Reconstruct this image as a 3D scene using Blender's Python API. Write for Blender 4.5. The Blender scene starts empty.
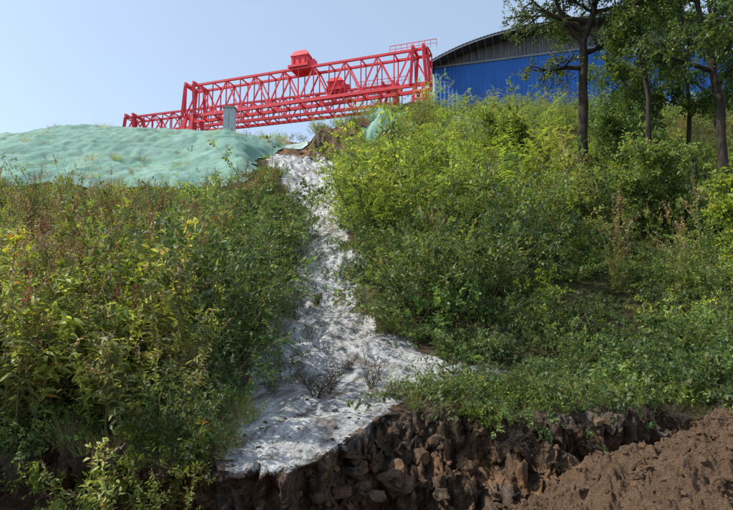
import bpy, math, random
import numpy as np
from mathutils import Vector, Matrix
R=math.radians
random.seed(7); rng=np.random.default_rng(5)
scene=bpy.context.scene
COL=scene.collection

# ---------------- noise ----------------
_T=rng.random((64,64,64)).astype(np.float32)
def vn(x,y,z=0.0):
    x=np.asarray(x,dtype=np.float64); y=np.asarray(y,dtype=np.float64); z=np.asarray(z,dtype=np.float64)
    x,y,z=np.broadcast_arrays(x,y,z)
    xi=np.floor(x).astype(int); yi=np.floor(y).astype(int); zi=np.floor(z).astype(int)
    fx=x-xi; fy=y-yi; fz=z-zi
    fx=fx*fx*(3-2*fx); fy=fy*fy*(3-2*fy); fz=fz*fz*(3-2*fz)
    def t(a,b,c): return _T[(xi+a)&63,(yi+b)&63,(zi+c)&63]
    r0=(t(0,0,0)*(1-fx)+t(1,0,0)*fx)*(1-fy)+(t(0,1,0)*(1-fx)+t(1,1,0)*fx)*fy
    r1=(t(0,0,1)*(1-fx)+t(1,0,1)*fx)*(1-fy)+(t(0,1,1)*(1-fx)+t(1,1,1)*fx)*fy
    return (r0*(1-fz)+r1*fz)*2-1
def fbm(x,y,z=0.0,o=4,g=0.5):
    s=0;a=1;f=1
    for i in range(o):
        s=s+a*vn(np.asarray(x)*f+17.3*i,np.asarray(y)*f+5.1*i,np.asarray(z)*f+9.7*i); a*=g; f*=2.03
    return s
def sm(a,b,x):
    t=np.clip((np.asarray(x,dtype=float)-a)/(b-a),0,1); return t*t*(3-2*t)

# ---------------- terrain functions ----------------
_y =[7,8,9,10.5,12,12.6,13.2,14.5,17,20,24,30,35,40,43,46]
_xl=[-1.8,-1.85,-2.0,-1.95,-2.1,-2.2,-2.2,-2.35,-2.25,-2.15,-2.8,-3.8,-5.6,-8.0,-9,-8]
_xr=[-0.7,-0.65,-0.4,0.2,2.3,3.1,1.2,0.1,-0.3,-0.6,-1.2,-1.3,-1.9,-2.9,-4.2,-5]
def XL(y): return np.interp(y,_y,_xl)
def XR(y): return np.interp(y,_y,_xr)
def LIP(x):
    x=np.asarray(x,dtype=float)
    return 7.7+2.6*sm(-0.85,0.45,x)+0.30*vn(x*0.7,3.3)+0.24*vn(x*2.3,8.1)+0.12*vn(x*7,2.1)+.04*vn(x*18,2.1)+0.3*sm(3,9,x)
def FOOT(x):
    return LIP(x)-0.35-1.75*sm(-0.5,1.0,x)
ZF=-3.1
def H(x,y,fine=True):
    x=np.asarray(x,dtype=float); y=np.asarray(y,dtype=float)
    pl=np.interp(y,[5,8,10.5,13,17,24,30,40,43,46,60,200,2000],[-2.0,-1.60,-1.13,-.56,1.04,4.5,7.5,13.2,14.9,15.3,16,17,20])
    pr=np.interp(y,[5,8,10.5,13,17,24,30,40,50,54,70,200,2000],[-2.0,-1.7,-1.25,-.6,1.2,5.0,8.4,14.2,20.0,20.6,21.5,22,24])
    b=sm(-4,8,x+0*y)
    z=pl*(1-b)+pr*b
    xl=XL(y); xr=XR(y)
    d=np.maximum(xl-x,x-xr)
    z=z+np.where(x<xl,0.95*sm(7.0,10,y),0.7*sm(11,17,y))*sm(0.0,2.6,d)*(1-sm(40,46,y))
    z=z-.7*sm(-5,-9,x)*sm(22,30,y)*(1-sm(34,40,y))
    inside=sm(-0.1,1.2,-d)
    z=z-0.25*inside*sm(13,17,y)
    z=z+0.35*fbm(x*.22,y*.22,1.0,3)*sm(8,14,y)*(1-sm(300,500,y))
    z=z+1.7*np.exp(-((x+8)/4.2)**2-((y-49)/3.2)**2)+1.9*np.exp(-((x+0.5)/3.6)**2-((y-47.5)/2.8)**2)+1.9*np.exp(-((x-4)/3.0)**2-((y-48)/3.0)**2)
    # small cut bank at the head of the gully
    cut=sm(-5.2,-3.6,x)*(1-sm(1.2,3.0,x))*(1-sm(44.5,48,y))
    cn=.6*vn(x*.7,7.7)+.35*vn(x*2.1,1.2)+.15*vn(x*6,1.2)
    z=z+cut*((1.0+.35*vn(x*.8,3.1))*sm(41.2,42.8,y+cn)-.4*sm(36,40,y)*(1-sm(40.5,42,y))+.18*fbm(x*1.6,y*1.6,6.,4)*sm(40,41.5,y))
    if fine:
        nearf=1-sm(45,70,y)
        z=z+0.07*fbm(x*1.3,y*1.3,4.0,4)*nearf
        ins=sm(-0.25,0.4,-d)
        xc=x-(xl+xr)/2
        rill=fbm(xc*2.6,y*0.8,7.0,3)
        z=z+ins*nearf*(0.05*rill*sm(10,15,y)+.03*rill-0.13*(1-np.minimum(1,np.abs(fbm(xc*.9+3+.5*vn(y*.5,0.),y*.2,2.0,3))*3.5))*sm(11,14,y)+0.035*fbm(x*3.5,y*2.8,3.,5,.6))
    return z
def silt(x,y):
    xl=XL(y); xr=XR(y)
    n=0.38*fbm(x*1.1,y*.8,11.,4)
    d=np.maximum(xl-x,x-xr)
    s=sm(-0.32,0.20,-d+n*1.0+0.03)
    return s*(1-sm(40,42,y))

def mesh_from(name,co,faces,mat,smooth=True,attrs=None,link=True):
    me=bpy.data.meshes.new(name)
    co=np.asarray(co,dtype=np.float32); faces=np.asarray(faces,dtype=np.int32)
    k=faces.shape[1]
    me.vertices.add(len(co)); me.vertices.foreach_set("co",co.ravel())
    me.loops.add(faces.size); me.loops.foreach_set("vertex_index",faces.ravel())
    me.polygons.add(len(faces)); me.polygons.foreach_set("loop_start",np.arange(0,faces.size,k,dtype=np.int32))
    try: me.polygons.foreach_set("loop_total",np.full(len(faces),k,dtype=np.int32))
    except Exception: pass
    me.polygons.foreach_set("use_smooth",np.full(len(faces),smooth,dtype=bool))
    for an,av in (attrs or {}).items():
        a=me.attributes.new(an,'FLOAT','POINT'); a.data.foreach_set("value",np.asarray(av,dtype=np.float32))
    for m in (mat if isinstance(mat,(list,tuple)) else [mat]): me.materials.append(m)
    me.update(); me.validate()
    if not link: return me
    ob=bpy.data.objects.new(name,me); COL.objects.link(ob); return ob
def grid_faces(nr,nc):
    i=np.arange(nr-1)[:,None]*nc+np.arange(nc-1)[None,:]
    return np.stack([i,i+1,i+nc+1,i+nc],-1).reshape(-1,4)

# ---------------- materials ----------------
class NT:
    def __init__(s,name):
        s.m=bpy.data.materials.new(name); s.m.use_nodes=True; s.t=s.m.node_tree; s.t.nodes.clear()
        s.out=s.t.nodes.new('ShaderNodeOutputMaterial')
    def n(s,ty,**k):
        nd=s.t.nodes.new(ty)
        for a,v in k.items(): setattr(nd,a,v)
        return nd
    def set(s,inp,v):
        if isinstance(v,bpy.types.NodeSocket): s.t.links.new(v,inp)
        else: inp.default_value=v
    def mix(s,f,a,b,blend='MIX'):
        nd=s.t.nodes.new('ShaderNodeMix'); nd.data_type='RGBA'; nd.blend_type=blend
        s.set(nd.inputs[0],f); s.set(nd.inputs[6],a if not isinstance(a,tuple) else (*a,1)[:4]); s.set(nd.inputs[7],b if not isinstance(b,tuple) else (*b,1)[:4])
        return nd.outputs[2]
    def math(s,op,a,b=0.0,c=False):
        nd=s.t.nodes.new('ShaderNodeMath'); nd.operation=op; nd.use_clamp=c
        s.set(nd.inputs[0],a); s.set(nd.inputs[1],b); return nd.outputs[0]
    def noise(s,scale,detail=5,rough=.6,vec=None):
        nd=s.n('ShaderNodeTexNoise'); nd.inputs['Scale'].default_value=scale; nd.inputs['Detail'].default_value=detail; nd.inputs['Roughness'].default_value=rough
        if vec is not None: s.set(nd.inputs['Vector'],vec)
        return nd.outputs['Fac']
    def ramp(s,f,stops):
        nd=s.n('ShaderNodeValToRGB'); s.set(nd.inputs[0],f); e=nd.color_ramp.elements
        while len(e)<len(stops): e.new(0.5)
        for i,(p,c) in enumerate(stops):
            e[i].position=p; e[i].color=(*c,1) if len(c)==3 else c
        return nd.outputs[0]
    def pos(s,scale=(1,1,1)):
        g=s.n('ShaderNodeNewGeometry'); m=s.n('ShaderNodeMapping'); m.inputs['Scale'].default_value=scale
        s.t.links.new(g.outputs['Position'],m.inputs['Vector']); return m.outputs[0]
    def bump(s,h,st,dist=0.05):
        b=s.n('ShaderNodeBump'); b.inputs['Strength'].default_value=st; b.inputs['Distance'].default_value=dist; s.set(b.inputs['Height'],h); return b.outputs[0]
    def bsdf(s,col,rough=.9,normal=None,spec=.2,metal=0.):
        p=s.n('ShaderNodeBsdfPrincipled'); s.set(p.inputs['Base Color'],col if not isinstance(col,tuple) else (*col,1)[:4]); s.set(p.inputs['Roughness'],rough)
        p.inputs['Specular IOR Level'].default_value=spec; p.inputs['Metallic'].default_value=metal
        if normal is not None: s.set(p.inputs['Normal'],normal)
        return p.outputs[0]
    def fin(s,sh): s.t.links.new(sh,s.out.inputs[0]); return s.m

def mat_terrain():
    m=NT('terrain_soil')
    P=m.pos()
    a=m.n('ShaderNodeAttribute',attribute_name='silt').outputs['Fac']
    f=m.n('ShaderNodeAttribute',attribute_name='face').outputs['Fac']
    o=m.n('ShaderNodeAttribute',attribute_name='ochre').outputs['Fac']
    fu=m.n('ShaderNodeAttribute',attribute_name='across').outputs['Fac']
    sp=m.n('ShaderNodeSeparateXYZ'); m.set(sp.inputs[0],P)
    def flow(a_,b_):
        c=m.n('ShaderNodeCombineXYZ'); m.set(c.inputs[0],m.math('MULTIPLY',fu,a_)); m.set(c.inputs[1],m.math('MULTIPLY',sp.outputs[1],b_)); return c.outputs[0]
    n1=m.noise(0.9,6,.6,P); n2=m.noise(7,6,.65,P); n3=m.noise(30,4,.7,P)
    veg=m.ramp(n2,[(.3,(.035,.034,.016)),(.5,(.07,.065,.03)),(.7,(.13,.11,.055))])
    soil=m.ramp(n2,[(.28,(.055,.039,.029)),(.5,(.145,.102,.074)),(.72,(.28,.205,.15))])
    och=m.ramp(n2,[(.28,(.14,.076,.040)),(.5,(.32,.180,.090)),(.72,(.45,.28,.155))])
    of=m.math('MULTIPLY',o,m.ramp(n1,[(.44,(0.08,)*3),(.58,(.95,)*3)]),True)
    soil=m.mix(of,soil,och)
    soil=m.mix(m.ramp(m.noise(1.9,5,.6,P),[(.52,(0,)*3),(.66,(.6,)*3)]),soil,(.22,.20,.175))
    soil=m.mix(m.ramp(n3,[(.35,(.5,)*3),(.55,(0,)*3)]),soil,(.035,.025,.018))
    col=m.mix(f,veg,soil)
    st=m.noise(1.0,8,.68,flow(2.6,.85))
    st2=m.noise(1.0,6,.75,flow(15,8))
    sc=m.ramp(st,[(.32,(.15,.145,.14)),(.41,(.30,.295,.29)),(.48,(.55,.545,.535)),(.58,(.78,.775,.765))])
    sc2=m.ramp(st2,[(.36,(.45,.44,.42)),(.46,(.86,.85,.83)),(.54,(1,1,1))])
    sc=m.mix(.9,sc,sc2,'MULTIPLY')
    dirt=m.ramp(m.noise(1.0,9,.74,flow(1.7,.6)),[(.54,(0,)*3),(.595,(.8,)*3)])
    sc=m.mix(dirt,sc,m.mix(n3,(.12,.10,.08),(.31,.265,.22)))
    e=m.math('ADD',a,m.math('MULTIPLY',m.math('SUBTRACT',n2,0.5),1.7))
    e=m.math('ADD',e,m.math('MULTIPLY',m.math('SUBTRACT',n3,0.5),1.0))
    e=m.ramp(e,[(.42,(0,)*3),(.56,(1,)*3)])
    e=m.math('MULTIPLY',e,m.math('GREATER_THAN',a,0.03))
    col=m.mix(e,col,sc)
    hgt=m.math('ADD',m.math('MULTIPLY',n2,0.8),m.math('MULTIPLY',n3,0.5))
    hgt=m.math('ADD',hgt,m.math('MULTIPLY',st2,.6))
    return m.fin(m.bsdf(col,1.,m.bump(hgt,1.,.11),.03))
def mat_loose():
    m=NT('loose_soil'); P=m.pos()
    n2=m.noise(6,7,.7,P); n3=m.noise(45,4,.7,P)
    c=m.ramp(n2,[(.28,(.10,.058,.034)),(.5,(.235,.145,.09)),(.72,(.37,.245,.165))])
    c=m.mix(.4,c,m.ramp(n3,[(.3,(.06,.036,.022)),(.7,(.42,.29,.19))]))
    return m.fin(m.bsdf(c,1.,m.bump(m.math('ADD',n2,n3),1.,.10),.05))
def mat_leaf(name,stops,trans=.38,hv=.75,rough=.5,g=1.6):
    m=NT(name)
    stops=[(p,tuple(min(.6,q*g) for q in c)) for p,c in stops]
    t=m.n('ShaderNodeAttribute',attribute_name='tint').outputs['Fac']
    c=m.ramp(t,stops)
    oi=m.n('ShaderNodeObjectInfo').outputs['Random']
    hs=m.n('ShaderNodeHueSaturation'); m.set(hs.inputs['Color'],c)
    def mr(v,a,b):
        q=m.n('ShaderNodeMapRange'); m.set(q.inputs[0],v); q.inputs[3].default_value=a; q.inputs[4].default_value=b; return q.outputs[0]
    m.set(hs.inputs['Hue'],mr(oi,.472,.514))
    m.set(hs.inputs['Value'],mr(m.math('FRACT',m.math('MULTIPLY',oi,7.13)),1-hv*.6,1+hv*.6))
    m.set(hs.inputs['Saturation'],mr(m.math('FRACT',m.math('MULTIPLY',oi,13.7)),.74,1.06))
    col=hs.outputs[0]
    b=m.bsdf(col,rough,None,.3)
    tr=m.n('ShaderNodeBsdfTranslucent'); m.set(tr.inputs[0],m.mix(1.0,col,(1.45,1.4,.6),'MULTIPLY'))
    mx=m.n('ShaderNodeMixShader'); mx.inputs[0].default_value=trans
    m.t.links.new(b,mx.inputs[1]); m.t.links.new(tr.outputs[0],mx.inputs[2])
    return m.fin(mx.outputs[0])
def mat_simple(name,c1,c2,scale,rough=.7,bump=.3,spec=.3,metal=0.,vec=(1,1,1),lo=.35,hi=.65):
    m=NT(name); n=m.noise(scale,6,.65,m.pos(vec))
    c=m.ramp(n,[(lo,c1),(hi,c2)])
    return m.fin(m.bsdf(c,rough,m.bump(n,bump,.03) if bump else None,spec,metal))

M_ter=mat_terrain(); M_loose=mat_loose()
G_bright=mat_leaf('leaf_bright_green',[(0,(.055,.10,.02)),(.45,(.12,.185,.032)),(.8,(.185,.24,.045)),(1,(.26,.25,.065))],.45)
G_mid=mat_leaf('leaf_mid_green',[(0,(.030,.066,.018)),(.5,(.068,.12,.03)),(.9,(.12,.165,.04)),(1,(.19,.17,.05))],.38)
G_dark=mat_leaf('leaf_dark_green',[(0,(.02,.046,.014)),(.5,(.040,.080,.024)),(1,(.085,.12,.035))],.33)
G_tree=mat_leaf('leaf_tree',[(0,(.022,.05,.013)),(.5,(.050,.092,.022)),(1,(.11,.145,.03))],.36,.2)
G_weed=mat_leaf('leaf_weed',[(0,(.065,.095,.022)),(.4,(.145,.185,.036)),(.8,(.225,.245,.055)),(.95,(.28,.24,.07)),(1,(.25,.14,.06))],.45)
G_olive=mat_leaf('leaf_olive',[(0,(.07,.075,.024)),(.4,(.14,.14,.042)),(.8,(.21,.18,.07)),(1,(.25,.14,.07))],.38)
G_dry=mat_leaf('leaf_dry_grass',[(0,(.15,.13,.05)),(.5,(.26,.21,.09)),(1,(.38,.29,.15))],.3)
G_seed=mat_leaf('seed_heads',[(0,(.19,.03,.035)),(.4,(.16,.07,.045)),(.7,(.20,.14,.07)),(1,(.28,.20,.11))],.2)
M_stem=mat_simple('stem',(.12,.12,.04),(.20,.19,.07),20,.7,.2)
M_twig=mat_simple('dead_twig',(.05,.038,.028),(.12,.095,.07),20,.8,.2)
M_bark=mat_simple('bark',(.022,.018,.015),(.07,.058,.046),9,.9,.9,.1,0.,(1,1,.25))
M_red=mat_simple('red_crane_paint',(.72,.045,.065),(.82,.075,.095),1.5,.5,.0,.35)
M_redd=mat_simple('red_crane_paint_weathered',(.58,.04,.055),(.72,.06,.08),1.5,.55,.0,.3)

# ---------------- world / light ----------------
SUN=Vector((-0.68,0.02,0.73)).normalized()
el=math.asin(SUN.z); az=math.atan2(SUN.x,SUN.y)
w=bpy.data.worlds.new("World"); scene.world=w; w.use_nodes=True
nt=w.node_tree; bg=nt.nodes['Background']
sky=nt.nodes.new('ShaderNodeTexSky'); sky.sky_type='NISHITA'; sky.sun_disc=False
sky.sun_elevation=el; sky.sun_rotation=az; sky.air_density=1.0; sky.dust_density=1.5; sky.ozone_density=1.2; sky.altitude=100
# thin bright haze layer over the physical sky
ad=nt.nodes.new('ShaderNodeMix'); ad.data_type='RGBA'; ad.blend_type='ADD'; ad.inputs[0].default_value=1; ad.inputs[7].default_value=(1.95,2.3,2.65,1)
nt.links.new(sky.outputs[0],ad.inputs[6]); nt.links.new(ad.outputs[2],bg.inputs[0]); bg.inputs[1].default_value=0.14
sl=bpy.data.lights.new('sun','SUN'); sl.energy=5.0; sl.angle=R(.5); sl.color=(1,.95,.85)
so=bpy.data.objects.new('sun',sl); COL.objects.link(so); so.rotation_euler=SUN.to_track_quat('Z','Y').to_euler()
cam=bpy.data.cameras.new('camera'); co=bpy.data.objects.new('camera',cam); COL.objects.link(co)
cam.lens=28; cam.sensor_width=36; cam.clip_end=5000; cam.clip_start=.1
co.location=(0,0,0); co.rotation_euler=(R(98),0,0); scene.camera=co
scene.view_settings.view_transform='Standard'; scene.view_settings.look='None'; scene.view_settings.exposure=0

# ---------------- terrain mesh ----------------
xs=list(np.arange(0,7.001,.035)); s=.05
while xs[-1]<2000: s=s*1.045 if xs[-1]<60 else s*1.3; xs.append(xs[-1]+min(s,.6) if xs[-1]<60 else xs[-1]+s)
xs=np.array(xs); X=np.concatenate([-xs[:0:-1],xs])
ys=[0.0]; 
while ys[-1]<2000:
    y=ys[-1]; st=.045 if y<7 else (.08 if y<14 else (.16 if y<42 else max(.5,(y-40)*.12))); ys.append(y+st)
ys=np.array(ys[1:])
lip=LIP(X); foot=FOOT(X); nc=len(X)
rows=[];SI=[];FA=[]
for t in np.linspace(0,1,26):
    y0=np.interp(t,[0,.25,.6,1],[-300,-5,3.5,99]); y=np.where(t>=.6, 3.5+(foot-3.5)*(t-.6)/.4, y0)
    z=np.interp(y,[-300,3.6,6],[-1.75,-1.75,ZF])+.06*fbm(X*1.5,y*1.5,2.,4)
    rows.append(np.stack([X,y,z],-1)); SI.append(0*X); FA.append(0*X+1)
nf=110
ztop=H(X,lip)
left=1-sm(-.5,.5,X)
for t in np.linspace(0,1,nf+1)[1:]:
    y=foot+(lip-foot)*t
    prof=left*(t**.8)+(1-left)*(.62*t**1.1+.38*sm(.25,.5,t)*.5+.38*.5*sm(.72,.95,t))
    zb=np.interp(foot,[-300,3.6,6],[-1.75,-1.75,ZF])
    z=zb+(ztop-zb)*prof
    env=min(1,(1-t)*9)*min(1,t*5)
    big=fbm(X*.9,z*1.0,y*.7,3); med=np.abs(fbm(X*2.8+.5*vn(z*2,X),z*1.0,y*1.2+5,4)); sml=fbm(X*7,z*7,y*7,5,.62)
    crack=1-np.minimum(1,np.abs(fbm(X*1.6+.4*vn(z*3,X*2),z*.6,y*.8+15,3))*6)
    blk=np.floor(fbm(X*1.7,z*2.4,y*1.5+8,2)*4)/4
    blk2=np.floor(fbm(X*5.1,z*5.4,y*4+8,2)*3)/3
    dy=-(big*.30-med*.40+.12+sml*.10+blk*.16+blk2*.08-crack*.25)*env
    dz=((np.abs(fbm(X*2.6+9,y*2.6,z*2.6,4))-.35)*.34*(1-left)+sml*.08+blk2*.06)*env
    dy=dy+left*.22*math.sin(min(1,t*1.15)*math.pi)*env
    rows.append(np.stack([X,y+dy,z+dz],-1)); 
    SI.append(np.maximum(sm(.84,1,t)*.75,.0)*(silt(X,lip))+.34*sm(.3,.9,t)*sm(.0,.4,fbm(X*3,.7,t*.8,2))*silt(X,lip)); FA.append(0*X+1)
for yy in ys:
    y=lip+yy; z=H(X,y)
    rows.append(np.stack([X,y,z],-1)); SI.append(silt(X,y))
    fa=1-sm(.3,1.0,yy+0*X); 
    bare=sm(38,41,y)*(1-sm(3.5,6,np.abs(X+2.5)))*(1-sm(50,55,y))
    bare=np.maximum(bare, .75*(np.maximum(XL(y)-X,X-XR(y))<.6)*(y<45))
    FA.append(np.maximum(fa,bare))
V=np.concatenate(rows); V=np.nan_to_num(V)
SI=np.concatenate(SI);FA=np.concatenate(FA)
och=np.where(V[:,1]>38,.9,np.where(V[:,2]<H(V[:,0],V[:,1],False)-.2,np.where(V[:,0]<-.3,1.,np.where(V[:,2]<-2.0,.9,.45)),.0))
fu=V[:,0]-(XL(V[:,1])+XR(V[:,1]))/2
ter=mesh_from('hillside_terrain',V,grid_faces(len(rows),nc),M_ter,True,{'silt':SI,'face':FA,'ochre':och,'across':fu})

# ---------------- soil mound ----------------
n=560; gx=np.linspace(-4.6,4.6,n); gxx,gyy=np.meshgrid(gx,gx)
cx,cy=4.35,6.9
r=np.hypot(gxx,gyy*1.15)*(1+.12*vn(gxx*.8,gyy*.8,5.))
zz=-1.06-.62*np.sqrt(r*r+.3)+.32
zz=zz+.11*fbm(gxx*2,gyy*2,1.,3)+.08*fbm(gxx*6,gyy*6,2.,4,.6)+.08*np.abs(fbm(gxx*14,gyy*14,3.,3))
V=np.stack([gxx+cx,gyy+cy,np.maximum(zz,-3.35)],-1).reshape(-1,3)
mesh_from('soil_mound',V,grid_faces(n,n),M_loose,True)

import bmesh
_ico={}
for sub in(1,2,3):
    bm=bmesh.new(); bmesh.ops.create_icosphere(bm,subdivisions=sub,radius=1)
    _ico[sub]=(np.array([p.co[:] for p in bm.verts]),np.array([[q.index for q in p.verts] for p in bm.faces])); bm.free()
def blob(seed,r,sub=2):
    v,f=_ico[sub]
    d=1+.55*fbm(v[:,0]*1.3+seed,v[:,1]*1.3,v[:,2]*1.3,3)
    v=v*d[:,None]; v=np.clip(v,-.85+.2*math.sin(seed),.8)
    return v*r,f
U=random.uniform
def clods(name,pts,mat,smooth=False):
    VV=[];FF=[];o=0
    for i,(x,y,z,r) in enumerate(pts):
        v,f=blob(i*3.7,r,3 if r>.12 else (2 if r>.03 else 1)); sc=np.array([U(.8,1.4),U(.7,1.2),U(.5,.9)])
        a=U(0,6.28);b=U(-.8,.8); M=np.array((Matrix.Rotation(a,3,'Z')@Matrix.Rotation(b,3,'X')))
        v=(v*sc)@M.T+np.array([x,y,z]); VV.append(v);FF.append(f+o);o+=len(v)
    V=np.concatenate(VV); N=len(V)
    return mesh_from(name,V,np.concatenate(FF),mat,smooth,{'silt':np.zeros(N),'face':np.ones(N),'ochre':np.full(N,.6),'across':np.zeros(N)})
pts=[]
tv=np.concatenate(rows[26:26+nf])
sel=tv[(tv[:,0]>-.8)&(tv[:,0]<7)&(tv[:,2]>-3)]
for i in range(1500):
    p=sel[rng.integers(len(sel))]; rr=.012+.11*random.random()**5; pts.append((p[0],p[1]+rr*.1,p[2]-rr*.1,rr))
for q in[(-.15,9.0,-2.0,.20),(.45,9.2,-2.2,.24),(.1,8.7,-2.35,.2),(.9,9.6,-1.95,.16),(1.6,9.5,-2.1,.2),(-.35,8.5,-2.2,.17)]: pts.append(q)
sel=tv[(tv[:,0]>-6)&(tv[:,0]<-.2)]
for i in range(420):
    p=sel[rng.integers(len(sel))]; rr=.01+.07*random.random()**4; pts.append((p[0],p[1]-.0,p[2],rr))
for i in range(150):
    yy=U(8.2,13); x=float(XL(yy))+U(-.2,1.2)*float(XR(yy)-XL(yy)); rr=.01+.04*random.random()**4
    if yy>float(LIP(x))+.1: pts.append((x,yy,float(H(x,yy)),rr))
for i in range(160):
    x=U(-5,2.5); yy=U(40,44); pts.append((x,yy,float(H(x,yy)),.04+.22*random.random()**4))
clods('earth_clods',pts,M_ter)
pts=[]
for i in range(5200):
    a=U(0,6.28); q=4*random.random()**.6; x=cx+q*math.cos(a); y=cy+q*math.sin(a)
    ix=int(np.clip((x-cx+4.6)/9.2*(n-1),0,n-1)); iy=int(np.clip((y-cy+4.6)/9.2*(n-1),0,n-1))
    pts.append((x,y,zz[iy,ix]+.01,.012+.065*random.random()**4))
clods('mound_clods',pts,M_loose)

# ---------------- foliage builder ----------------
class Fol:
    def __init__(s): s.v=[];s.f=[];s.t=[];s.m=[]
    def leaf(s,p,d,nrm,l,wd,tint,mi=0,big=False):
        sd=d.cross(nrm)
        if sd.length<1e-4: sd=Vector((1,0,0))
        sd.normalize(); up=sd.cross(d); o=len(s.v)
        if big:
            a=p+d*l*.3; b=p+d*l*.68-up*l*.07; tip=p+d*l-up*l*.22
            s.v+= [p,a+sd*wd*.5+up*wd*.14,b+sd*wd*.38+up*wd*.08,tip,b-sd*wd*.38+up*wd*.08,a-sd*wd*.5+up*wd*.14,a,b]
            s.f+= [(o,o+1,o+6),(o,o+6,o+5),(o+1,o+2,o+7),(o+1,o+7,o+6),(o+6,o+7,o+4),(o+6,o+4,o+5),(o+2,o+3,o+7),(o+7,o+3,o+4)]
            s.t+=[tint]*8; s.m+=[mi]*8
        else:
            a=p+d*l*.45+up*wd*.15
            s.v+=[p,a+sd*wd*.5,p+d*l,a-sd*wd*.5]
            s.f+=[(o,o+1,o+2),(o,o+2,o+3)]; s.t+=[tint]*4; s.m+=[mi]*2
    def tube(s,pts,rads,k=4,mi=1):
        o=len(s.v)
        for i,p in enumerate(pts):
            d=(pts[min(i+1,len(pts)-1)]-pts[max(i-1,0)])
            if d.length<1e-6: d=Vector((0,0,1))
            d.normalize(); a=d.cross(Vector((.3,.9,.1))).normalized(); b=d.cross(a)
            for j in range(k):
                th=j*2*math.pi/k; s.v.append(p+(a*math.cos(th)+b*math.sin(th))*rads[i]); s.t.append(.5)
        for i in range(len(pts)-1):
            for j in range(k):
                q=o+i*k+j; q2=o+i*k+(j+1)%k
                s.f+=[(q,q2,q2+k),(q,q2+k,q+k)]; s.m+=[mi]*2
    def mesh(s,name,mats):
        co=np.array([v[:] for v in s.v],dtype=np.float32)
        me=mesh_from(name,co,np.array(s.f),mats,True,{'tint':s.t},link=False)
        me.polygons.foreach_set('material_index',np.array(s.m,dtype=np.int32)); me.update(); return me
def rv(): 
    return Vector((random.gauss(0,1),random.gauss(0,1),random.gauss(0,1))).normalized()
def curve(p,d,L,n,wob=.15,droop=0.):
    pts=[p.copy()]; d=d.copy()
    for i in range(n):
        d=(d+rv()*wob+Vector((0,0,-droop))).normalized(); p=p+d*(L/n); pts.append(p.copy())
    return pts
def at(pts,t):
    f=t*(len(pts)-1); i=min(int(f),len(pts)-2); return pts[i].lerp(pts[i+1],f-i),(pts[i+1]-pts[i]).normalized()
def putleaf(F,p,ax,l,wd,big,clump=0,mi=0,up=.35):
    o=rv(); o=(o-ax*o.dot(ax)); o.normalize()
    d=(o*.9+ax*.45+Vector((0,0,U(-.45,.2)))).normalized()
    nrm=(Vector((0,-.1,1))*up+rv()*.6+Vector((0,0,.4))).normalized()
    t=min(1,max(0,random.gauss(.5,.2)+clump))
    F.leaf(p,d,nrm,l*U(.65,1.25),wd*U(.8,1.2),t,mi,big)
def pinnate(F,p,ax,L,nl,ll,lw,clump):
    o=rv(); o=(o-ax*o.dot(ax)).normalized()
    d=(o+ax*.6+Vector((0,0,.15))).normalized(); pts=curve(p,d,L,4,.05,.18)
    for i in range(nl):
        q,a=at(pts,.15+.85*i/nl); sd=a.cross(Vector((0,0,1)))
        if sd.length<.05: sd=Vector((1,0,0))
        sd.normalize()
        for s in(1,-1):
            dd=(sd*s+a*.35+Vector((0,0,U(-.35,.05)))).normalized()
            F.leaf(q,dd,(Vector((0,0,1))+rv()*.35).normalized(),ll*U(.8,1.1),lw,min(1,max(0,random.gauss(.5,.12)+clump)),0,False)
    q,a=at(pts,1.); F.leaf(q,a,Vector((0,0,1)),ll,lw,.6,0,False)
def shrub(name,mats,h,spread,stems,sides,npl,ll,lw,pin=False,big=False,seed=0,droop=.03,lowleaf=.15,sl_=.33):
    random.seed(seed); F=Fol()
    for i in range(stems):
        a=U(0,6.283); tl=spread*math.sqrt(random.random())
        d=Vector((math.cos(a)*tl,math.sin(a)*tl,1)).normalized(); L=h*U(.6,1.1)/max(.6,d.z)
        p0=Vector((math.cos(a)*.22*h*tl,math.sin(a)*.22*h*tl,-.1))
        pts=curve(p0,d,L,8,.13,droop); F.tube(pts,[.008*h*(1-.85*k/8)+.001 for k in range(9)],3)
        cl0=random.gauss(0,.14)
        for j in range(sides):
            t=lowleaf+(1-lowleaf)*(j+random.random())/sides; q,ax=at(pts,min(t,.99))
            o=rv(); o=(o-ax*o.dot(ax)).normalized()
            sl=h*sl_*(1.15-t*.7)*U(.6,1.2); sp=curve(q,(o+ax*.6).normalized(),sl,4,.15,droop)
            F.tube(sp,[.003*h+.001,.002*h,.0015*h,.001*h,.0008*h],3)
            cl=cl0+random.gauss(0,.12)
            for k in range(npl):
                q2,a2=at(sp,min(.999,(k+.5+U(-.3,.5))/npl))
                if pin: pinnate(F,q2,a2,.34*U(.7,1.2),6,ll,lw,cl)
                else: putleaf(F,q2,a2,ll,lw,big,cl)
    return F.mesh(name,mats)
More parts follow.
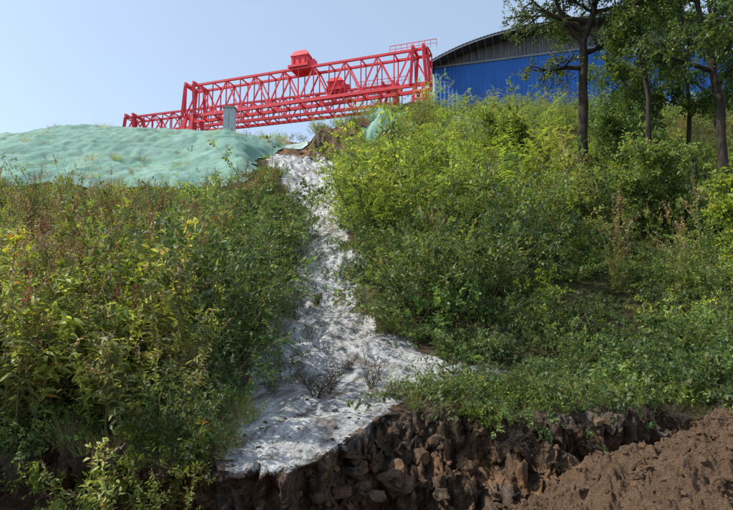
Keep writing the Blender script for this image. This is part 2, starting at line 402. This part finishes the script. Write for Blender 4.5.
def weed(name,mats,h,stems,nl,ll,lw,big,seed,seedhead=.5,spread=.25,branchy=6,clus=.35):
    random.seed(seed); F=Fol()
    for i in range(stems):
        a=U(0,6.283); tl=spread*random.random()
        p0=Vector((math.cos(a),math.sin(a),0))*U(0,clus)*h*.6+Vector((0,0,-.1)); d=Vector((math.cos(a)*tl,math.sin(a)*tl,1)).normalized()
        L=h*U(.5,1.12); pts=curve(p0,d,L,8,.09,.012); F.tube(pts,[.005*h*(1-.7*k/8)+.001 for k in range(9)],4)
        cl=random.gauss(0,.14)
        for k in range(nl):
            t=.1+.88*k/nl; q,ax=at(pts,t); putleaf(F,q,ax,ll*(1.25-.7*t),lw*(1.2-.6*t),big,cl)
        for j in range(branchy):
            t=U(.2,.95); q,ax=at(pts,t); o=rv(); o=(o-ax*o.dot(ax)).normalized()
            sp=curve(q,(o*.8+ax).normalized(),L*.3*(1.2-t)*U(.7,1.3),4,.1); F.tube(sp,[.003,.003,.002,.002,.001],3)
            for k in range(7):
                q2,a2=at(sp,min(.99,(k+.6)/7)); putleaf(F,q2,a2,ll*.75,lw*.75,big,cl)
            if random.random()<seedhead:
                q2,a2=at(sp,1.)
                for k in range(14):
                    putleaf(F,q2+a2*(k*.012*h),(a2+rv()*.2).normalized(),.022*h,.014*h,False,random.gauss(0,.2)+cl+.2,2)
        if random.random()<seedhead:
            q,ax=at(pts,1.)
            for k in range(44): putleaf(F,q+ax*(k*.005*h)-ax*.1*h,ax,.032*h*(1.2-k/50),.016*h,False,random.gauss(0,.15)+cl*2+.15,2)
    return F.mesh(name,mats)
def grass(name,mats,h,nb,seed,wd=.012,sp=.8):
    random.seed(seed); F=Fol()
    for i in range(nb):
        a=U(0,6.283); tl=sp*random.random(); r=U(0,.22)
        p=Vector((math.cos(a)*r,math.sin(a)*r,-.03)); d=Vector((math.cos(a)*tl,math.sin(a)*tl,1)).normalized(); L=h*U(.5,1.1)
        pts=curve(p,d,L,4,.08,.18); sd=d.cross(rv()).normalized(); o=len(F.v); t=min(1,max(0,random.gauss(.5,.25)))
        for k,q in enumerate(pts):
            w_=wd*(1-k/4.3); F.v+=[q-sd*w_*.5,q+sd*w_*.5]; F.t+=[t,t]
        for k in range(4):
            b=o+2*k; F.f+=[(b,b+1,b+3),(b,b+3,b+2)]; F.m+=[0,0]
    return F.mesh(name,mats)
def twigs(name,h,seed):
    random.seed(seed); F=Fol()
    for i in range(11):
        a=U(0,6.283); d=Vector((math.cos(a)*.5,math.sin(a)*.5,1)).normalized(); pts=curve(Vector((0,0,-.05)),d,h*U(.6,1.1),6,.2)
        F.tube(pts,[.008*(1-.8*k/6) for k in range(7)],3,0)
        for j in range(10):
            q,ax=at(pts,U(.2,.95)); sp=curve(q,(rv()+ax).normalized(),h*.3*U(.5,1.2),4,.25); F.tube(sp,[.004,.0035,.003,.002,.001],3,0)
            for k in range(3):
                q2,a2=at(sp,U(.3,.95)); sp2=curve(q2,(rv()+a2).normalized(),h*.12,3,.25); F.tube(sp2,[.003,.002,.0015,.001],3,0)
    return F.mesh(name,[M_twig])

P={}
P['loc']=[shrub('locust_shrub_leaves',[G_bright,M_stem],2.0,.8,8,7,3,.075,.034,pin=True,seed=10+i) for i in range(3)]
P['brt']=[shrub('bright_shrub_leaves',[G_bright,M_stem],1.6,.95,11,8,9,.12,.06,seed=20+i) for i in range(3)]
P['mid']=[shrub('mid_shrub_leaves',[G_mid,M_stem],1.7,.9,12,8,9,.11,.05,seed=30+i) for i in range(3)]
P['drk']=[shrub('dark_shrub_leaves',[G_dark,M_stem],1.5,1.0,12,8,9,.11,.058,seed=40+i) for i in range(3)]
P['low']=[shrub('low_cover_leaves',[G_mid,M_stem],.6,1.9,15,7,7,.085,.05,seed=50+i,lowleaf=.05,sl_=.45) for i in range(3)]
P['lowb']=[shrub('low_bright_leaves',[G_bright,M_stem],.65,1.8,13,7,7,.11,.042,seed=55+i,lowleaf=.05,sl_=.45) for i in range(2)]
P['vin']=[shrub('bramble_leaves',[G_mid,M_stem],1.5,1.3,9,9,8,.13,.075,big=True,seed=58+i,droop=.14,lowleaf=.1,sl_=.3) for i in range(3)]
P['wd']=[weed('tall_weed_leaves',[G_weed,M_stem,G_seed],1.5,8,20,.12,.036,False,60+i,.4,clus=.6) for i in range(4)]
P['wdo']=[weed('olive_weed_leaves',[G_olive,M_stem,G_seed],1.4,9,20,.10,.032,False,65+i,.8,clus=.6) for i in range(3)]
P['wdg']=[weed('green_weed_leaves',[G_mid,M_stem,G_seed],1.4,8,22,.12,.042,False,70+i,.15,clus=.6) for i in range(3)]
P['stk']=[weed('tall_stalk_leaves',[G_weed,M_stem,G_seed],2.1,3,30,.12,.034,False,75+i,.9,.2,9,.3) for i in range(3)]
P['near']=[weed('foreground_weed_leaves',[G_weed,M_stem,G_seed],1.9,5,34,.17,.055,True,80+i,.12,.4,13,.5) for i in range(5)]
P['gr']=[grass('grass_blades',[G_weed],.5,80,90+i) for i in range(2)]
P['dry']=[grass('dry_grass_blades',[G_dry],.6,80,95+i) for i in range(2)]
P['tw']=[twigs('dead_twigs',.6,99+i) for i in range(2)]
random.seed(3)
GR={}
def group(name):
    e=bpy.data.objects.new(name,None); COL.objects.link(e); GR[name]=e; return e
def put(g,kind,x,y,s,z=None,tilt=.15,sz=1.):
    me=random.choice(P[kind]); ob=bpy.data.objects.new(me.name,me); COL.objects.link(ob)
    if z is None: z=float(H(x,y))-.03
    ob.location=(x,y,z); ob.rotation_euler=(U(-tilt,tilt),U(-tilt,tilt),U(0,6.283)); ob.scale=(s,s,s*sz*U(.85,1.15)); ob.parent=GR[g]
    return ob
for g_ in('hillside_shrubs','hillside_weeds','ground_cover_plants','grass_tufts','foreground_weeds','dead_weeds','bramble_thicket'): group(g_)

def dedge(x,y): return float(np.maximum(XL(y)-x,x-XR(y)))
def pick(lst):
    r=random.random()*sum(max(0,w) for _,w in lst)
    for k,w_ in lst:
        r-=max(0,w_)
        if r<=0: return k
    return lst[0][0]
cnt=0
def ok(px,py):
    if py<float(LIP(px))+.15: return False
    d=dedge(px,py) if py<=45 else 9
    if d<.12: return False
    if px<.9 and px>-.9 and py<10.9: return False
    if px<-6.6 and py>30.3 and py<50: return False
    if -9<px<-1.5 and py>39.0 and py<52: return False
    if -4<px<1.6 and 38.5<py<46.5: return False
    if py>44 and px<-4: return False
    return True
GN={'wd':'hillside_weeds','wdg':'hillside_weeds','wdo':'hillside_weeds','stk':'hillside_weeds','near':'foreground_weeds','low':'ground_cover_plants','lowb':'ground_cover_plants','dry':'grass_tufts','gr':'grass_tufts','vin':'bramble_thicket'}
y=8.0
while y<56:
    step=.64 if y<14 else (.88 if y<22 else (1.08 if y<34 else 1.3))
    xm=.70*y+3.5
    x=-xm
    while x<xm:
        px=x+U(-.5,.5)*step; py=y+U(-.5,.5)*step; x+=step
        if not ok(px,py): continue
        d=dedge(px,py) if py<=45 else 9
        if px>-2 and px<5 and 44<py<50 and random.random()<.65: continue
        patch=float(fbm(px*.16,py*.16,31.,2)); patch2=float(fbm(px*.35,py*.35,3.,2))
        hole=float(fbm(px*.45,py*.45,57.,2))
        edge=min(1,d/1.6)
        leftside=px<float(XL(py))
        if leftside:
            if py<12 and px<-2.9: k=pick([('near',6),('wd',1.5),('low',1),('wdo',.8)])
            elif d<3.0+.8*patch and py<30: k=pick([('drk',1.5),('mid',4),('wdg',2.5),('wd',1)])
            else: k=pick([('wd',3.6),('wdo',4.5),('wdg',1.2),('brt',.5+patch),('mid',.5),('dry',1.8)]) if patch2>-.25 else pick([('brt',2),('mid',1.0),('wd',2.5),('loc',1),('wdo',1.5),('dry',.6)])
        else:
            if py<18+3*patch: k=pick([('drk',2.4),('mid',2.6),('low',1.6),('brt',2.0),('vin',2.0)])
            elif py<36: k=pick([('loc',3.5),('brt',3.5),('mid',.8)]) if px<.30*py else pick([('mid',2.6),('drk',1.6),('brt',2.8),('loc',1.4),('low',1.2),('wd',.8)])
            else: k=pick([('brt',3.6),('loc',1.8),('mid',1.4),('wdo',1.8),('wd',1.6),('dry',1.2)])
        s=U(.6,1.3)*(.5+.5*edge)*(1+.4*patch)
        if hole<-.3 and not(k in('low','lowb','near')): 
            k=pick([('low',2),('lowb',1),('gr',1)] if not leftside else [('low',1),('wdo',1),('dry',1.5)]); s*=.9
        if (not leftside) and py<14: s*=.72
        if (not leftside) and 20<py<33 and px<9: s*=1.25
        if -3<px<2.5 and 33<py<40: s*=.6
        if leftside and d<3.5 and 13<py<26: s*=1.15
        if leftside and px<-6 and py>21: s*=max(.5,1-(py-21)*.06)
        if py>40 and px>3: s*=1.2
        put(GN.get(k,'hillside_shrubs'),k,px,py,s); cnt+=1
        if py<34 and random.random()<.5:
            qx,qy=px+U(-.4,.4)*step,py+U(-.4,.4)*step
            if ok(qx,qy): put('ground_cover_plants',pick([('low',3),('lowb',1.)]),qx,qy,U(.6,1.1)); cnt+=1
    y+=step
for i in range(36):
    x=U(-7.0,-3.1); yy=float(LIP(x))+U(.1,1.6); put('foreground_weeds','near',x,yy,U(.75,1.2)); cnt+=1
for i in range(46):
    yy=U(10,24); x=U(-.66*yy-1,float(XL(yy))-1.6); put('hillside_weeds','stk',x,yy,U(.75,1.1),None,.1)
for i in range(20):
    yy=U(14,34); x=U(2,.6*yy); put('hillside_weeds','stk',x,yy,U(.8,1.2),None,.1)
# plants rooted part-way down the left bank, leaning over it
for (x,dy,z,s,k) in [(-2.9,-.25,-2.3,.75,'near'),(-3.3,-.3,-2.45,.7,'near'),(-2.5,-.3,-2.4,.5,'near'),(-3.0,-.1,-2.0,.8,'lowb'),(-4.3,-.1,-1.9,.6,'lowb'),(-2.3,-.05,-1.8,.45,'lowb'),(-3.6,-.2,-2.2,.6,'lowb'),(-5.6,-.1,-1.9,.6,'low')]:
    put('foreground_weeds',k,x,float(LIP(x))+dy,s,z)
for i in range(30):
    x=U(-6.5,-2.2); yy=float(LIP(x))+U(.1,.8); put('ground_cover_plants',pick([('low',1.5),('lowb',1)]),x,yy,U(.4,.75),None,.4)
for i in range(34):
    x=U(-6.5,-1.9); yy=float(LIP(x))+U(-.02,.5); put('grass_tufts',pick([('gr',2),('dry',2)]),x,yy,U(.3,.75),None,.5)
for i in range(40):
    x=U(-3.0,-1.9); yy=U(8.1,10.8); put('grass_tufts',pick([('gr',2),('dry',3)]),x,yy,U(.4,.8),None,.3)
for i in range(80):
    x=U(.8,8); yy=float(LIP(x))+U(.0,.9)
    if dedge(x,yy)>.05: put('grass_tufts',pick([('gr',3),('dry',1)]),x,yy,U(.3,.8),None,.5)
for i in range(30):
    x=U(1.3,8.8); yy=float(LIP(x))+U(.0,1.2)
    if dedge(x,yy)>.1:
        k=pick([('low',2),('lowb',.8),('vin',2.2),('mid',1),('drk',1)]); put(GN.get(k,'hillside_shrubs'),k,x,yy,U(.4,.85) ,None,.35)
for i in range(14):
    x=U(5.2,8.5); yy=U(10.8,13.5); put('bramble_thicket','vin',x,yy,U(.7,1.1),None,.3)
for (x,yy,s,k) in [(.55,11.0,.33,'mid'),(.9,10.9,.4,'vin'),(1.3,11.0,.35,'mid'),(1.0,11.0,.3,'loc'),(1.6,10.9,.3,'brt'),(-1.75,12.5,.5,'mid'),(-2.0,11.2,.45,'mid'),(-2.1,13.5,.6,'wdg'),(.2,10.7,.25,'wdo'),(1.9,11.0,.3,'wdo')]:
    put('hillside_shrubs',k,x,yy,s)
for (x,yy,s) in [(-.95,10.9,1.3),(-.75,11.3,1.0),(.1,11.6,1.1),(-1.2,11.8,.8),(1.9,11.8,.8),(-.4,12.6,.7),(.5,10.9,.8)]:
    put('dead_weeds','tw',x,yy,s)
for i in range(24):
    x=U(.5,6); yy=float(LIP(x))-U(0,.4); put('dead_weeds','tw',x,yy,U(.4,.9),float(H(x,yy))-U(.05,.5),1.2)

# ---------------- trees ----------------
def tree(name,trunk,r0,branches,leafmat,seed,ll=.10,lw=.05,dens=1.0,bl=2.2):
    random.seed(seed); F=Fol()
    base=trunk[0]
    n=len(trunk); pts=[]
    for i in range(n-1):
        for k in range(6):
            pts.append(trunk[i].lerp(trunk[i+1],k/6)+Vector((U(-1,1),U(-1,1),0))*.05)
    pts.append(trunk[-1])
    F.tube(pts,[r0*(1.3 if i==0 else 1)*(1-.7*i/len(pts))*U(.94,1.06) for i in range(len(pts))],10,1)
    def twig(q,d,L):
        sp=curve(q,d,L,5,.22,.06); F.tube(sp,[.012,.009,.007,.005,.003,.002],3,1)
        cl=random.gauss(0,.15)
        for k in range(int(18*dens)):
            q2,a2=at(sp,U(.1,.999)); 
            putleaf(F,q2+rv()*.08,a2,ll,lw,False,cl)
    def branch(q,d,L,r,lv):
        sp=curve(q,d,L,7,.18,-.01 if lv==0 else .03); F.tube(sp,[r*(1-.85*k/7)+.004 for k in range(8)],6 if lv==0 else 4,1)
        if lv==0:
            for j in range(int(6+L*1.6)):
                q2,a2=at(sp,U(.2,.99)); branch(q2,(a2*.8+rv()*.9+Vector((0,0,.1))).normalized(),L*.42*U(.6,1.2),r*.4,1)
        else:
            for j in range(int(5*dens+1)):
                q2,a2=at(sp,U(.2,.99)); twig(q2,(a2*.6+rv()+Vector((0,0,-.1))).normalized(),U(.35,.8))
    for b in branches:
        if len(b)==2:
            t,c=b
            for i in range(c):
                q,ax=at(pts,min(.995,U(t,1))); a=U(0,6.283)
                branch(q,(Vector((math.cos(a),math.sin(a),.45))).normalized(),bl*U(.5,1.2),r0*.3,0)
        else:
            t,d,L=b; q,ax=at(pts,t); branch(q,Vector(d).normalized(),L,r0*.5,0)
    F.v=[v-base for v in F.v]
    me=F.mesh(name,[leafmat,M_bark]); ob=bpy.data.objects.new(name,me); COL.objects.link(ob); ob.location=base; return ob
def B(x,y): return Vector((x,y,float(H(x,y))-.15))
V3=Vector
TL=dict(ll=.15,lw=.075)
tree('locust_tree',[B(9.35,24),V3((9.45,24,8.5)),V3((9.75,24,13)),V3((10.5,24,15.2)),V3((11.2,24,18.5))],.25,
     [(.50,(-.55,0,.9),4.6),(.56,(-.8,.2,.6),3.4),(.43,(-.95,-.1,-.05),2.4),(.47,(.9,.1,.5),2.6),(.62,(-.8,.3,.3),3.2),(.66,(.9,-.2,.3),2.8),(.58,8)],G_tree,201,bl=2.6,**TL)
tree('locust_tree',[B(11.2,22),V3((11.45,22,9.5)),V3((11.1,22,13.6)),V3((10.9,22,17))],.13,
     [(.40,8),(.55,9)],G_tree,202,bl=2.0,**TL)
tree('locust_tree',[B(12.8,20),V3((13.0,20,8.6)),V3((12.6,20,11.6)),V3((12.4,20,16))],.19,
     [(.45,(-.8,.1,.5),2.6),(.35,9),(.5,10)],G_tree,203,bl=2.2,**TL)
tree('locust_tree',[B(17.5,27),V3((17.3,27,11)),V3((17.6,27,15)),V3((17.3,27,20))],.16,[(.3,15),(.6,8)],G_tree,204,bl=2.8,**TL)
tree('locust_tree',[B(14.6,24.5),V3((14.4,24.5,9)),V3((14.7,24.5,13)),V3((14.3,24.5,17.5))],.12,[(.3,10),(.6,7)],G_tree,205,bl=2.4,**TL)
tree('young_tree',[B(10.3,20),V3((10.2,20,4.9)),V3((10.35,20,6.6))],.05,[(.2,13)],G_bright,206,bl=1.2,**TL)
tree('young_tree',[B(7.2,28),V3((7.1,28,9.2)),V3((7.2,28,10.6))],.05,[(.2,10)],G_bright,207,bl=1.2,**TL)
tree('young_tree',[B(14.5,30),V3((14.5,30,12)),V3((14.3,30,14.5))],.07,[(.2,16)],G_bright,208,bl=1.8,**TL)
tree('young_tree',[B(10.6,15.6),V3((10.5,15.6,2.8)),V3((10.6,15.6,3.9))],.05,[(.15,9)],G_bright,209,bl=1.0,**TL)
tree('young_tree',[B(12.2,25),V3((12.2,25,8.6)),V3((12.1,25,10.6))],.06,[(.2,15)],G_mid,210,bl=1.6,**TL)

# ---------------- tarps ----------------
def mat_tarp(name,c1,c2):
    m=NT(name); Pp=m.pos()
    n1=m.noise(.5,5,.6,Pp); n2=m.noise(3,5,.7,Pp)
    c=m.ramp(n1,[(.35,c1),(.65,c2)]); c=m.mix(m.ramp(n2,[(.55,(0,)*3),(.75,(.8,)*3)]),c,(.24,.22,.14))
    c=m.mix(m.ramp(m.noise(1.0,6,.7,m.pos((.6,2.5,2.5))),[(.5,(0,)*3),(.65,(.5,)*3)]),c,(.13,.23,.17))
    return m.fin(m.bsdf(c,.9,m.bump(m.math('ADD',n2,m.noise(14,4,.6,Pp)),.6,.08),.08))
M_tarp=mat_tarp('green_netting',(.18,.33,.26),(.27,.42,.35))
M_tarp2=mat_tarp('faded_netting',(.34,.45,.40),(.50,.58,.54))
def tarp(name,x0,x1,y0,y1,mat,off=.14,res=.12,seed=0,wr=.10,rag=.5):
    nx=int((x1-x0)/res); ny=int((y1-y0)/res)
    a,b=np.meshgrid(np.linspace(0,1,nx),np.linspace(0,1,ny))
    x=x0+(x1-x0)*a; yy=y0+(y1-y0)*b
    yy=yy+(1-b)*rag*fbm(x*.5,seed+0*x,1.,3)+b*rag*fbm(x*.5,seed+5+0*x,1.,3)
    x=x+a*rag*fbm(yy*.6,seed+9+0*x,1.,3)-(1-a)*rag*fbm(yy*.6,seed+3+0*x,1.,3)
    ed=np.minimum(np.minimum(a,1-a)*(x1-x0),np.minimum(b,1-b)*(y1-y0)); ee=sm(0,1.1,ed)
    z=H(x,yy,False)+off*(.25+.75*ee)+ee*(wr*(1-np.abs(fbm(x*.16+.1*yy,yy*.45,seed+2.,2)))+wr*.5*(1-np.abs(fbm(x*.5,yy*1.6,seed+8.,2))))+(.3+.7*ee)*wr*.3*fbm(x*2.5,yy*2.5,seed+4.,3)
    return mesh_from(name,np.stack([x,yy,z],-1).reshape(-1,3),grid_faces(ny,nx),mat)
tarp('green_netting_tarp',-46,-7.0,30.3,46.5,M_tarp,.22,.14,1,.30,.8)
tarp('green_netting_tarp',-11.5,-6.6,46.3,50.5,M_tarp2,.15,.12,21,.2,.4)
tarp('green_netting_tarp',-7.4,-4.2,43.0,47,M_tarp2,.15,.1,33,.2,.5)
tarp('green_netting_tarp',.2,4.4,41.5,46,M_tarp,.45,.1,43,.25,.7)
tarp('faded_netting_tarp',5.4,10.2,37.0,40.0,M_tarp2,1.0,.1,53,.25,.9)
random.seed(12)
for i in range(170):
    x=U(-34,-7.5); yy=U(31,46); put('grass_tufts',pick([('gr',2),('dry',3)]),x,yy,U(.5,1.4),float(H(x,yy))+.25,.3)
for i in range(22):
    x=U(-30,-8); yy=U(31,45); put('hillside_weeds','wdo',x,yy,U(.25,.5),float(H(x,yy))+.25,.3)
for i in range(30):
    x=U(-30,-5); yy=U(44,49); put('hillside_shrubs',pick([('mid',1),('brt',2)]),x,yy,U(.25,.6),float(H(x,yy))+.1,.3)
for i in range(40):
    x=U(-4,4.5); yy=U(43.6,46.5); k=pick([('mid',1),('brt',2),('wdo',2),('dry',1)]); put(GN.get(k,'hillside_shrubs'),k,x,yy,U(.35,.75),None,.3)
for i in range(14):
    x=U(5,10.5); yy=U(36.5,40); put('hillside_shrubs','brt',x,yy,U(.9,1.2),None,.3)
for i in range(26):
    x=U(-19,-6); yy=U(45,48); put('grass_tufts','dry',x,yy,U(1,1.8),float(H(x,yy))+.1,.3)
for i in range(70):
    x=U(-9,4); yy=U(40.5,49)
    if dedge(x,min(yy,44))>.1: put('grass_tufts',pick([('gr',2),('dry',3)]),x,yy,U(.6,1.3),None,.3)

# ---------------- structural helpers ----------------
class Bld:
    def __init__(s): s.v=[];s.f=[]
    def bar(s,p,q,t,t2=None):
        p=Vector(p);q=Vector(q);d=(q-p).normalized(); u=Vector((0,0,1)) if abs(d.z)<.95 else Vector((1,0,0))
        a=d.cross(u).normalized(); b=a.cross(d); t2=t2 or t; o=len(s.v)
        for e in(p,q):
            for i,j in((-1,-1),(1,-1),(1,1),(-1,1)): s.v.append(e+a*i*t/2+b*j*t2/2)
        s.f+=[(o,o+1,o+2,o+3),(o+7,o+6,o+5,o+4)]+[(o+i,o+4+i,o+4+(i+1)%4,o+(i+1)%4) for i in range(4)]
    def box(s,c,ax,ay,sx,sy,sz,taper=1.):
        c=Vector(c); ax=Vector(ax).normalized(); ay=Vector(ay).normalized(); o=len(s.v)
        for k,z in((0,0),(1,sz)):
            m=taper if k else 1
            for i,j in((-1,-1),(1,-1),(1,1),(-1,1)): s.v.append(c+ax*i*sx/2*m+ay*j*sy/2*(m)+Vector((0,0,z)))
        s.f+=[(o+3,o+2,o+1,o),(o+4,o+5,o+6,o+7)]+[(o+i,o+(i+1)%4,o+4+(i+1)%4,o+4+i) for i in range(4)]
    def obj(s,name,mat,parent=None):
        o=mesh_from(name,[v[:] for v in s.v],np.array(s.f),mat,False)
        if parent: o.parent=parent
        return o
def crane(A,Bp,z0,z1,width,panels,gz,trolley,mat,cth=.26,dth=.13):
    e=bpy.data.objects.new('gantry_crane',None); COL.objects.link(e)
    A=Vector((A[0],A[1],0)); Bp=Vector((Bp[0],Bp[1],0)); L=(Bp-A).length; d=(Bp-A).normalized(); nn=Vector((-d.y,d.x,0))
    g=Bld(); up=Vector((0,0,1))
    def pt(t,s,z): return A+d*L*t+nn*s*width/2+up*z
    for s in(-1,1):
        g.bar(pt(0,s,z0),pt(1,s,z0),cth,cth*1.5); g.bar(pt(0,s,z1),pt(1,s,z1),cth)
        for i in range(panels+1):
            g.bar(pt(i/panels,s,z0),pt(i/panels,s,z1),dth)
            if i<panels:
                a,b=(z0,z1) if i%2==0 else (z1,z0); g.bar(pt(i/panels,s,a),pt((i+1)/panels,s,b),dth*1.15)
    for i in range(0,panels+1):
        for z in(z0,z1): g.bar(pt(i/panels,-1,z),pt(i/panels,1,z),dth)
    g.obj('lattice_girder',mat,e)
    g=Bld(); zr=z1+.8
    for s in(-1,):
        g.bar(pt(.86,s,zr+.1),pt(1.03,s,zr+.1),.06); g.bar(pt(.86,s,zr-.35),pt(1.03,s,zr-.35),.04)
        for i in range(9): g.bar(pt(.86+.17*i/8,s,z1),pt(.86+.17*i/8,s,zr+.1),.045)
    g.obj('railing',mat,e)
    g=Bld()
    for t in (.02,.965):
        for s in(-1,1):
            for k in(-1,1):
                top=pt(t,s,z0)+d*k*.5; bot=A+d*(L*t+k*1.0)+nn*s*(width*.5+2.6)+up*gz
                g.bar(top,bot,.5,.4)
            for q in range(1,6):
                f=q/6; a=pt(t,s,z0).lerp(A+d*(L*t)+nn*s*(width*.5+2.6)+up*gz,f)
                g.bar(a-d*(.5+.5*f),a+d*(.5+.5*f),.16)
            g.bar(A+d*(L*t-1.6)+nn*s*(width*.5+2.6)+up*(gz+.3),A+d*(L*t+1.6)+nn*s*(width*.5+2.6)+up*(gz+.3),.6,.6)
        g.bar(A+d*L*t+nn*(width*.5+2.6)+up*(gz+.9),A+d*L*t-nn*(width*.5+2.6)+up*(gz+.9),.4)
        for k in(-1,1):
            for s in(-1,1): g.bar(pt(t,s,z0)+d*k*.9+nn*s*.25,pt(t,s,z1)+d*k*.6+nn*s*.25,.34)
            g.bar(pt(t,-1,z1)+d*k*.6-nn*.4+up*.3,pt(t,1,z1)+d*k*.6+nn*.4+up*.3,.3)
    g.obj('support_legs',mat,e)
    if trolley:
        t,sx,sz=trolley; g=Bld(); c=A+d*L*t+up*(z1+.2)
        g.box(c,d,nn,sx*1.25,width+.6,.3); g.box(c+up*.3,d,nn,sx,width*.85,sz*.62); g.box(c+up*(.3+sz*.62),d,nn,sx*1.12,width,sz*.38,.62)
        g.box(c+up*.3+d*(sx*.72),d,nn,sx*.3,width*.5,sz*.35)
        for k in(-1,0,1): g.bar(c+d*k*sx*.35-nn*width*.44+up*.3,c+d*k*sx*.35-nn*width*.44+up*(.3+sz*.6),.12)
        g.obj('hoist_trolley',mat,e)
    return e
crane((-22.7,70),(7.1,60),27.3,31.4,1.8,16,16.5,(.50,2.1,2.0),M_red)
crane((-33.8,78),(4.2,67),27.9,30.4,1.8,26,16.5,(.79,2.0,1.6),M_redd,.24,.12)

M_grey=mat_simple('grey_cabinet_paint',(.36,.40,.44),(.44,.48,.52),3,.5,0,.3)
M_dk=mat_simple('dark_metal',(.08,.08,.085),(.14,.14,.15),5,.5,0,.3)
e=bpy.data.objects.new('electrical_cabinet',None); COL.objects.link(e)
cx_,cy_=-11.9,47.5; cz=15.6
g=Bld(); g.box((cx_,cy_,cz+.3),(1,0,0),(0,1,0),.95,.7,3.6); g.obj('body',M_grey,e)
g=Bld(); g.box((cx_,cy_,cz+3.9),(1,0,0),(0,1,0),1.15,.9,.18,.8); g.box((cx_,cy_,cz-.5),(1,0,0),(0,1,0),1.05,.8,.8); g.bar((cx_+.3,cy_-.37,cz+1.8),(cx_+.3,cy_-.37,cz+2.1),.05)
g.bar((cx_,cy_-.355,cz+.6),(cx_,cy_-.355,cz+3.6),.02); g.obj('roof_plinth_and_handle',M_dk,e)

# ---------------- blue shed ----------------
def mat_clad(name,c1,c2,rough=.5):
    m=NT(name); P_=m.pos(); n=m.noise(.6,5,.6,P_)
    st=m.noise(1.0,5,.6,m.pos((2.5,2.5,.15)))
    c=m.ramp(m.math('ADD',m.math('MULTIPLY',n,.5),m.math('MULTIPLY',st,.5)),[(.35,c1),(.65,c2)])
    return m.fin(m.bsdf(c,rough,None,.3))
M_blue=mat_clad('blue_cladding',(.012,.105,.42),(.025,.15,.52))
M_roof=mat_clad('grey_roof_sheet',(.05,.058,.068),(.09,.10,.115),.8)
M_gab=mat_clad('grey_gable_sheet',(.10,.115,.13),(.18,.20,.22),.8)
M_trim=mat_clad('steel_trim',(.17,.19,.21),(.27,.30,.32))
shed=bpy.data.objects.new('blue_arched_shed',None); COL.objects.link(shed)
A=Vector((8.2,65,0)); Bq=Vector((38.5,56.5,0)); L=(Bq-A).length; d=(Bq-A).normalized(); nn=Vector((-d.y,d.x,0))
up=Vector((0,0,1)); zb=19.5; ze=31.8; rise=2.75
def arc(t,extra=0): return ze+.1+(rise+extra)*(1-abs(2*t-1)**2.7)
vs=[];fs=[];nw=int(L/.12)
for i in range(nw+1):
    k=(.0,.0,.05,.05)[i%4]; p=A+d*L*i/nw-nn*k
    vs+=[(p+up*zb)[:],(p+up*ze)[:]]
for i in range(nw): fs.append((2*i,2*i+2,2*i+3,2*i+1))
o=mesh_from('front_wall',vs,fs,M_blue,False); o.parent=shed
vs=[];fs=[]
for (q0,q1) in((A,A+nn*26),(Bq,Bq+nn*26)):
    n_=200
    b0=len(vs)
    for i in range(n_+1):
        p=q0.lerp(q1,i/n_)+d*((.05 if i%4>1 else 0)); vs+=[(p+up*zb)[:],(p+up*ze)[:]]
    for i in range(n_): fs.append((b0+2*i,b0+2*i+2,b0+2*i+3,b0+2*i+1))
o=mesh_from('side_walls',vs,fs,M_blue,False); o.parent=shed
vs=[];fs=[]; nr=240; dep=[-2.0,26.5]
for i in range(nr+1):
    t=-.012+1.024*i/nr; rb=.05 if i%3==0 else 0
    for dd in dep: vs.append((A+d*L*t+nn*dd+up*(arc(t)+rb))[:])
for i in range(nr+1):
    t=-.012+1.024*i/nr; rb=.05 if i%3==0 else 0
    for dd in dep: vs.append((A+d*L*t+nn*dd+up*(arc(t)+rb+.12))[:])
h=2*(nr+1)
for i in range(nr):
    fs+=[(2*i,2*i+1,2*i+3,2*i+2),(h+2*i,h+2*i+2,h+2*i+3,h+2*i+1),(2*i,2*i+2,h+2*i+2,h+2*i),(2*i+1,h+2*i+1,h+2*i+3,2*i+3)]
o=mesh_from('vault_roof',vs,fs,M_roof,False); o.parent=shed
vs=[];fs=[]; ng=int(L/.2)
for i in range(ng+1):
    t=i/ng; p=A+d*L*t+nn*(.3+(.09 if i%4<2 else 0)); vs+=[(p+up*ze)[:],(p+up*(arc(t)-.02))[:]]
for i in range(ng): fs.append((2*i,2*i+2,2*i+3,2*i+1))
o=mesh_from('gable_cladding',vs,fs,M_gab,False); o.parent=shed
g=Bld()
for i in range(40):
    t0=i/40;t1=(i+1)/40
    g.bar(A+d*L*t0+nn*-1.95+up*(arc(t0)-.12),A+d*L*t1+nn*-1.95+up*(arc(t1)-.12),.1,.14)
    g.bar(A+d*L*t0+nn*-.12+up*(ze+.12),A+d*L*t1+nn*-.12+up*(ze+.12),.12,.2)
for i in range(1,36):
    t=i/36; g.bar(A+d*L*t+nn*-1.9+up*(arc(t)-.2),A+d*L*t+nn*.1+up*(arc(t)-.2),.1)
    g.bar(A+d*L*t+nn*.2+up*(ze+.2),A+d*L*t+nn*.2+up*(arc(t)-.2),.09)
g.obj('roof_trim_and_purlins',M_trim,shed)
print('instances',cnt)
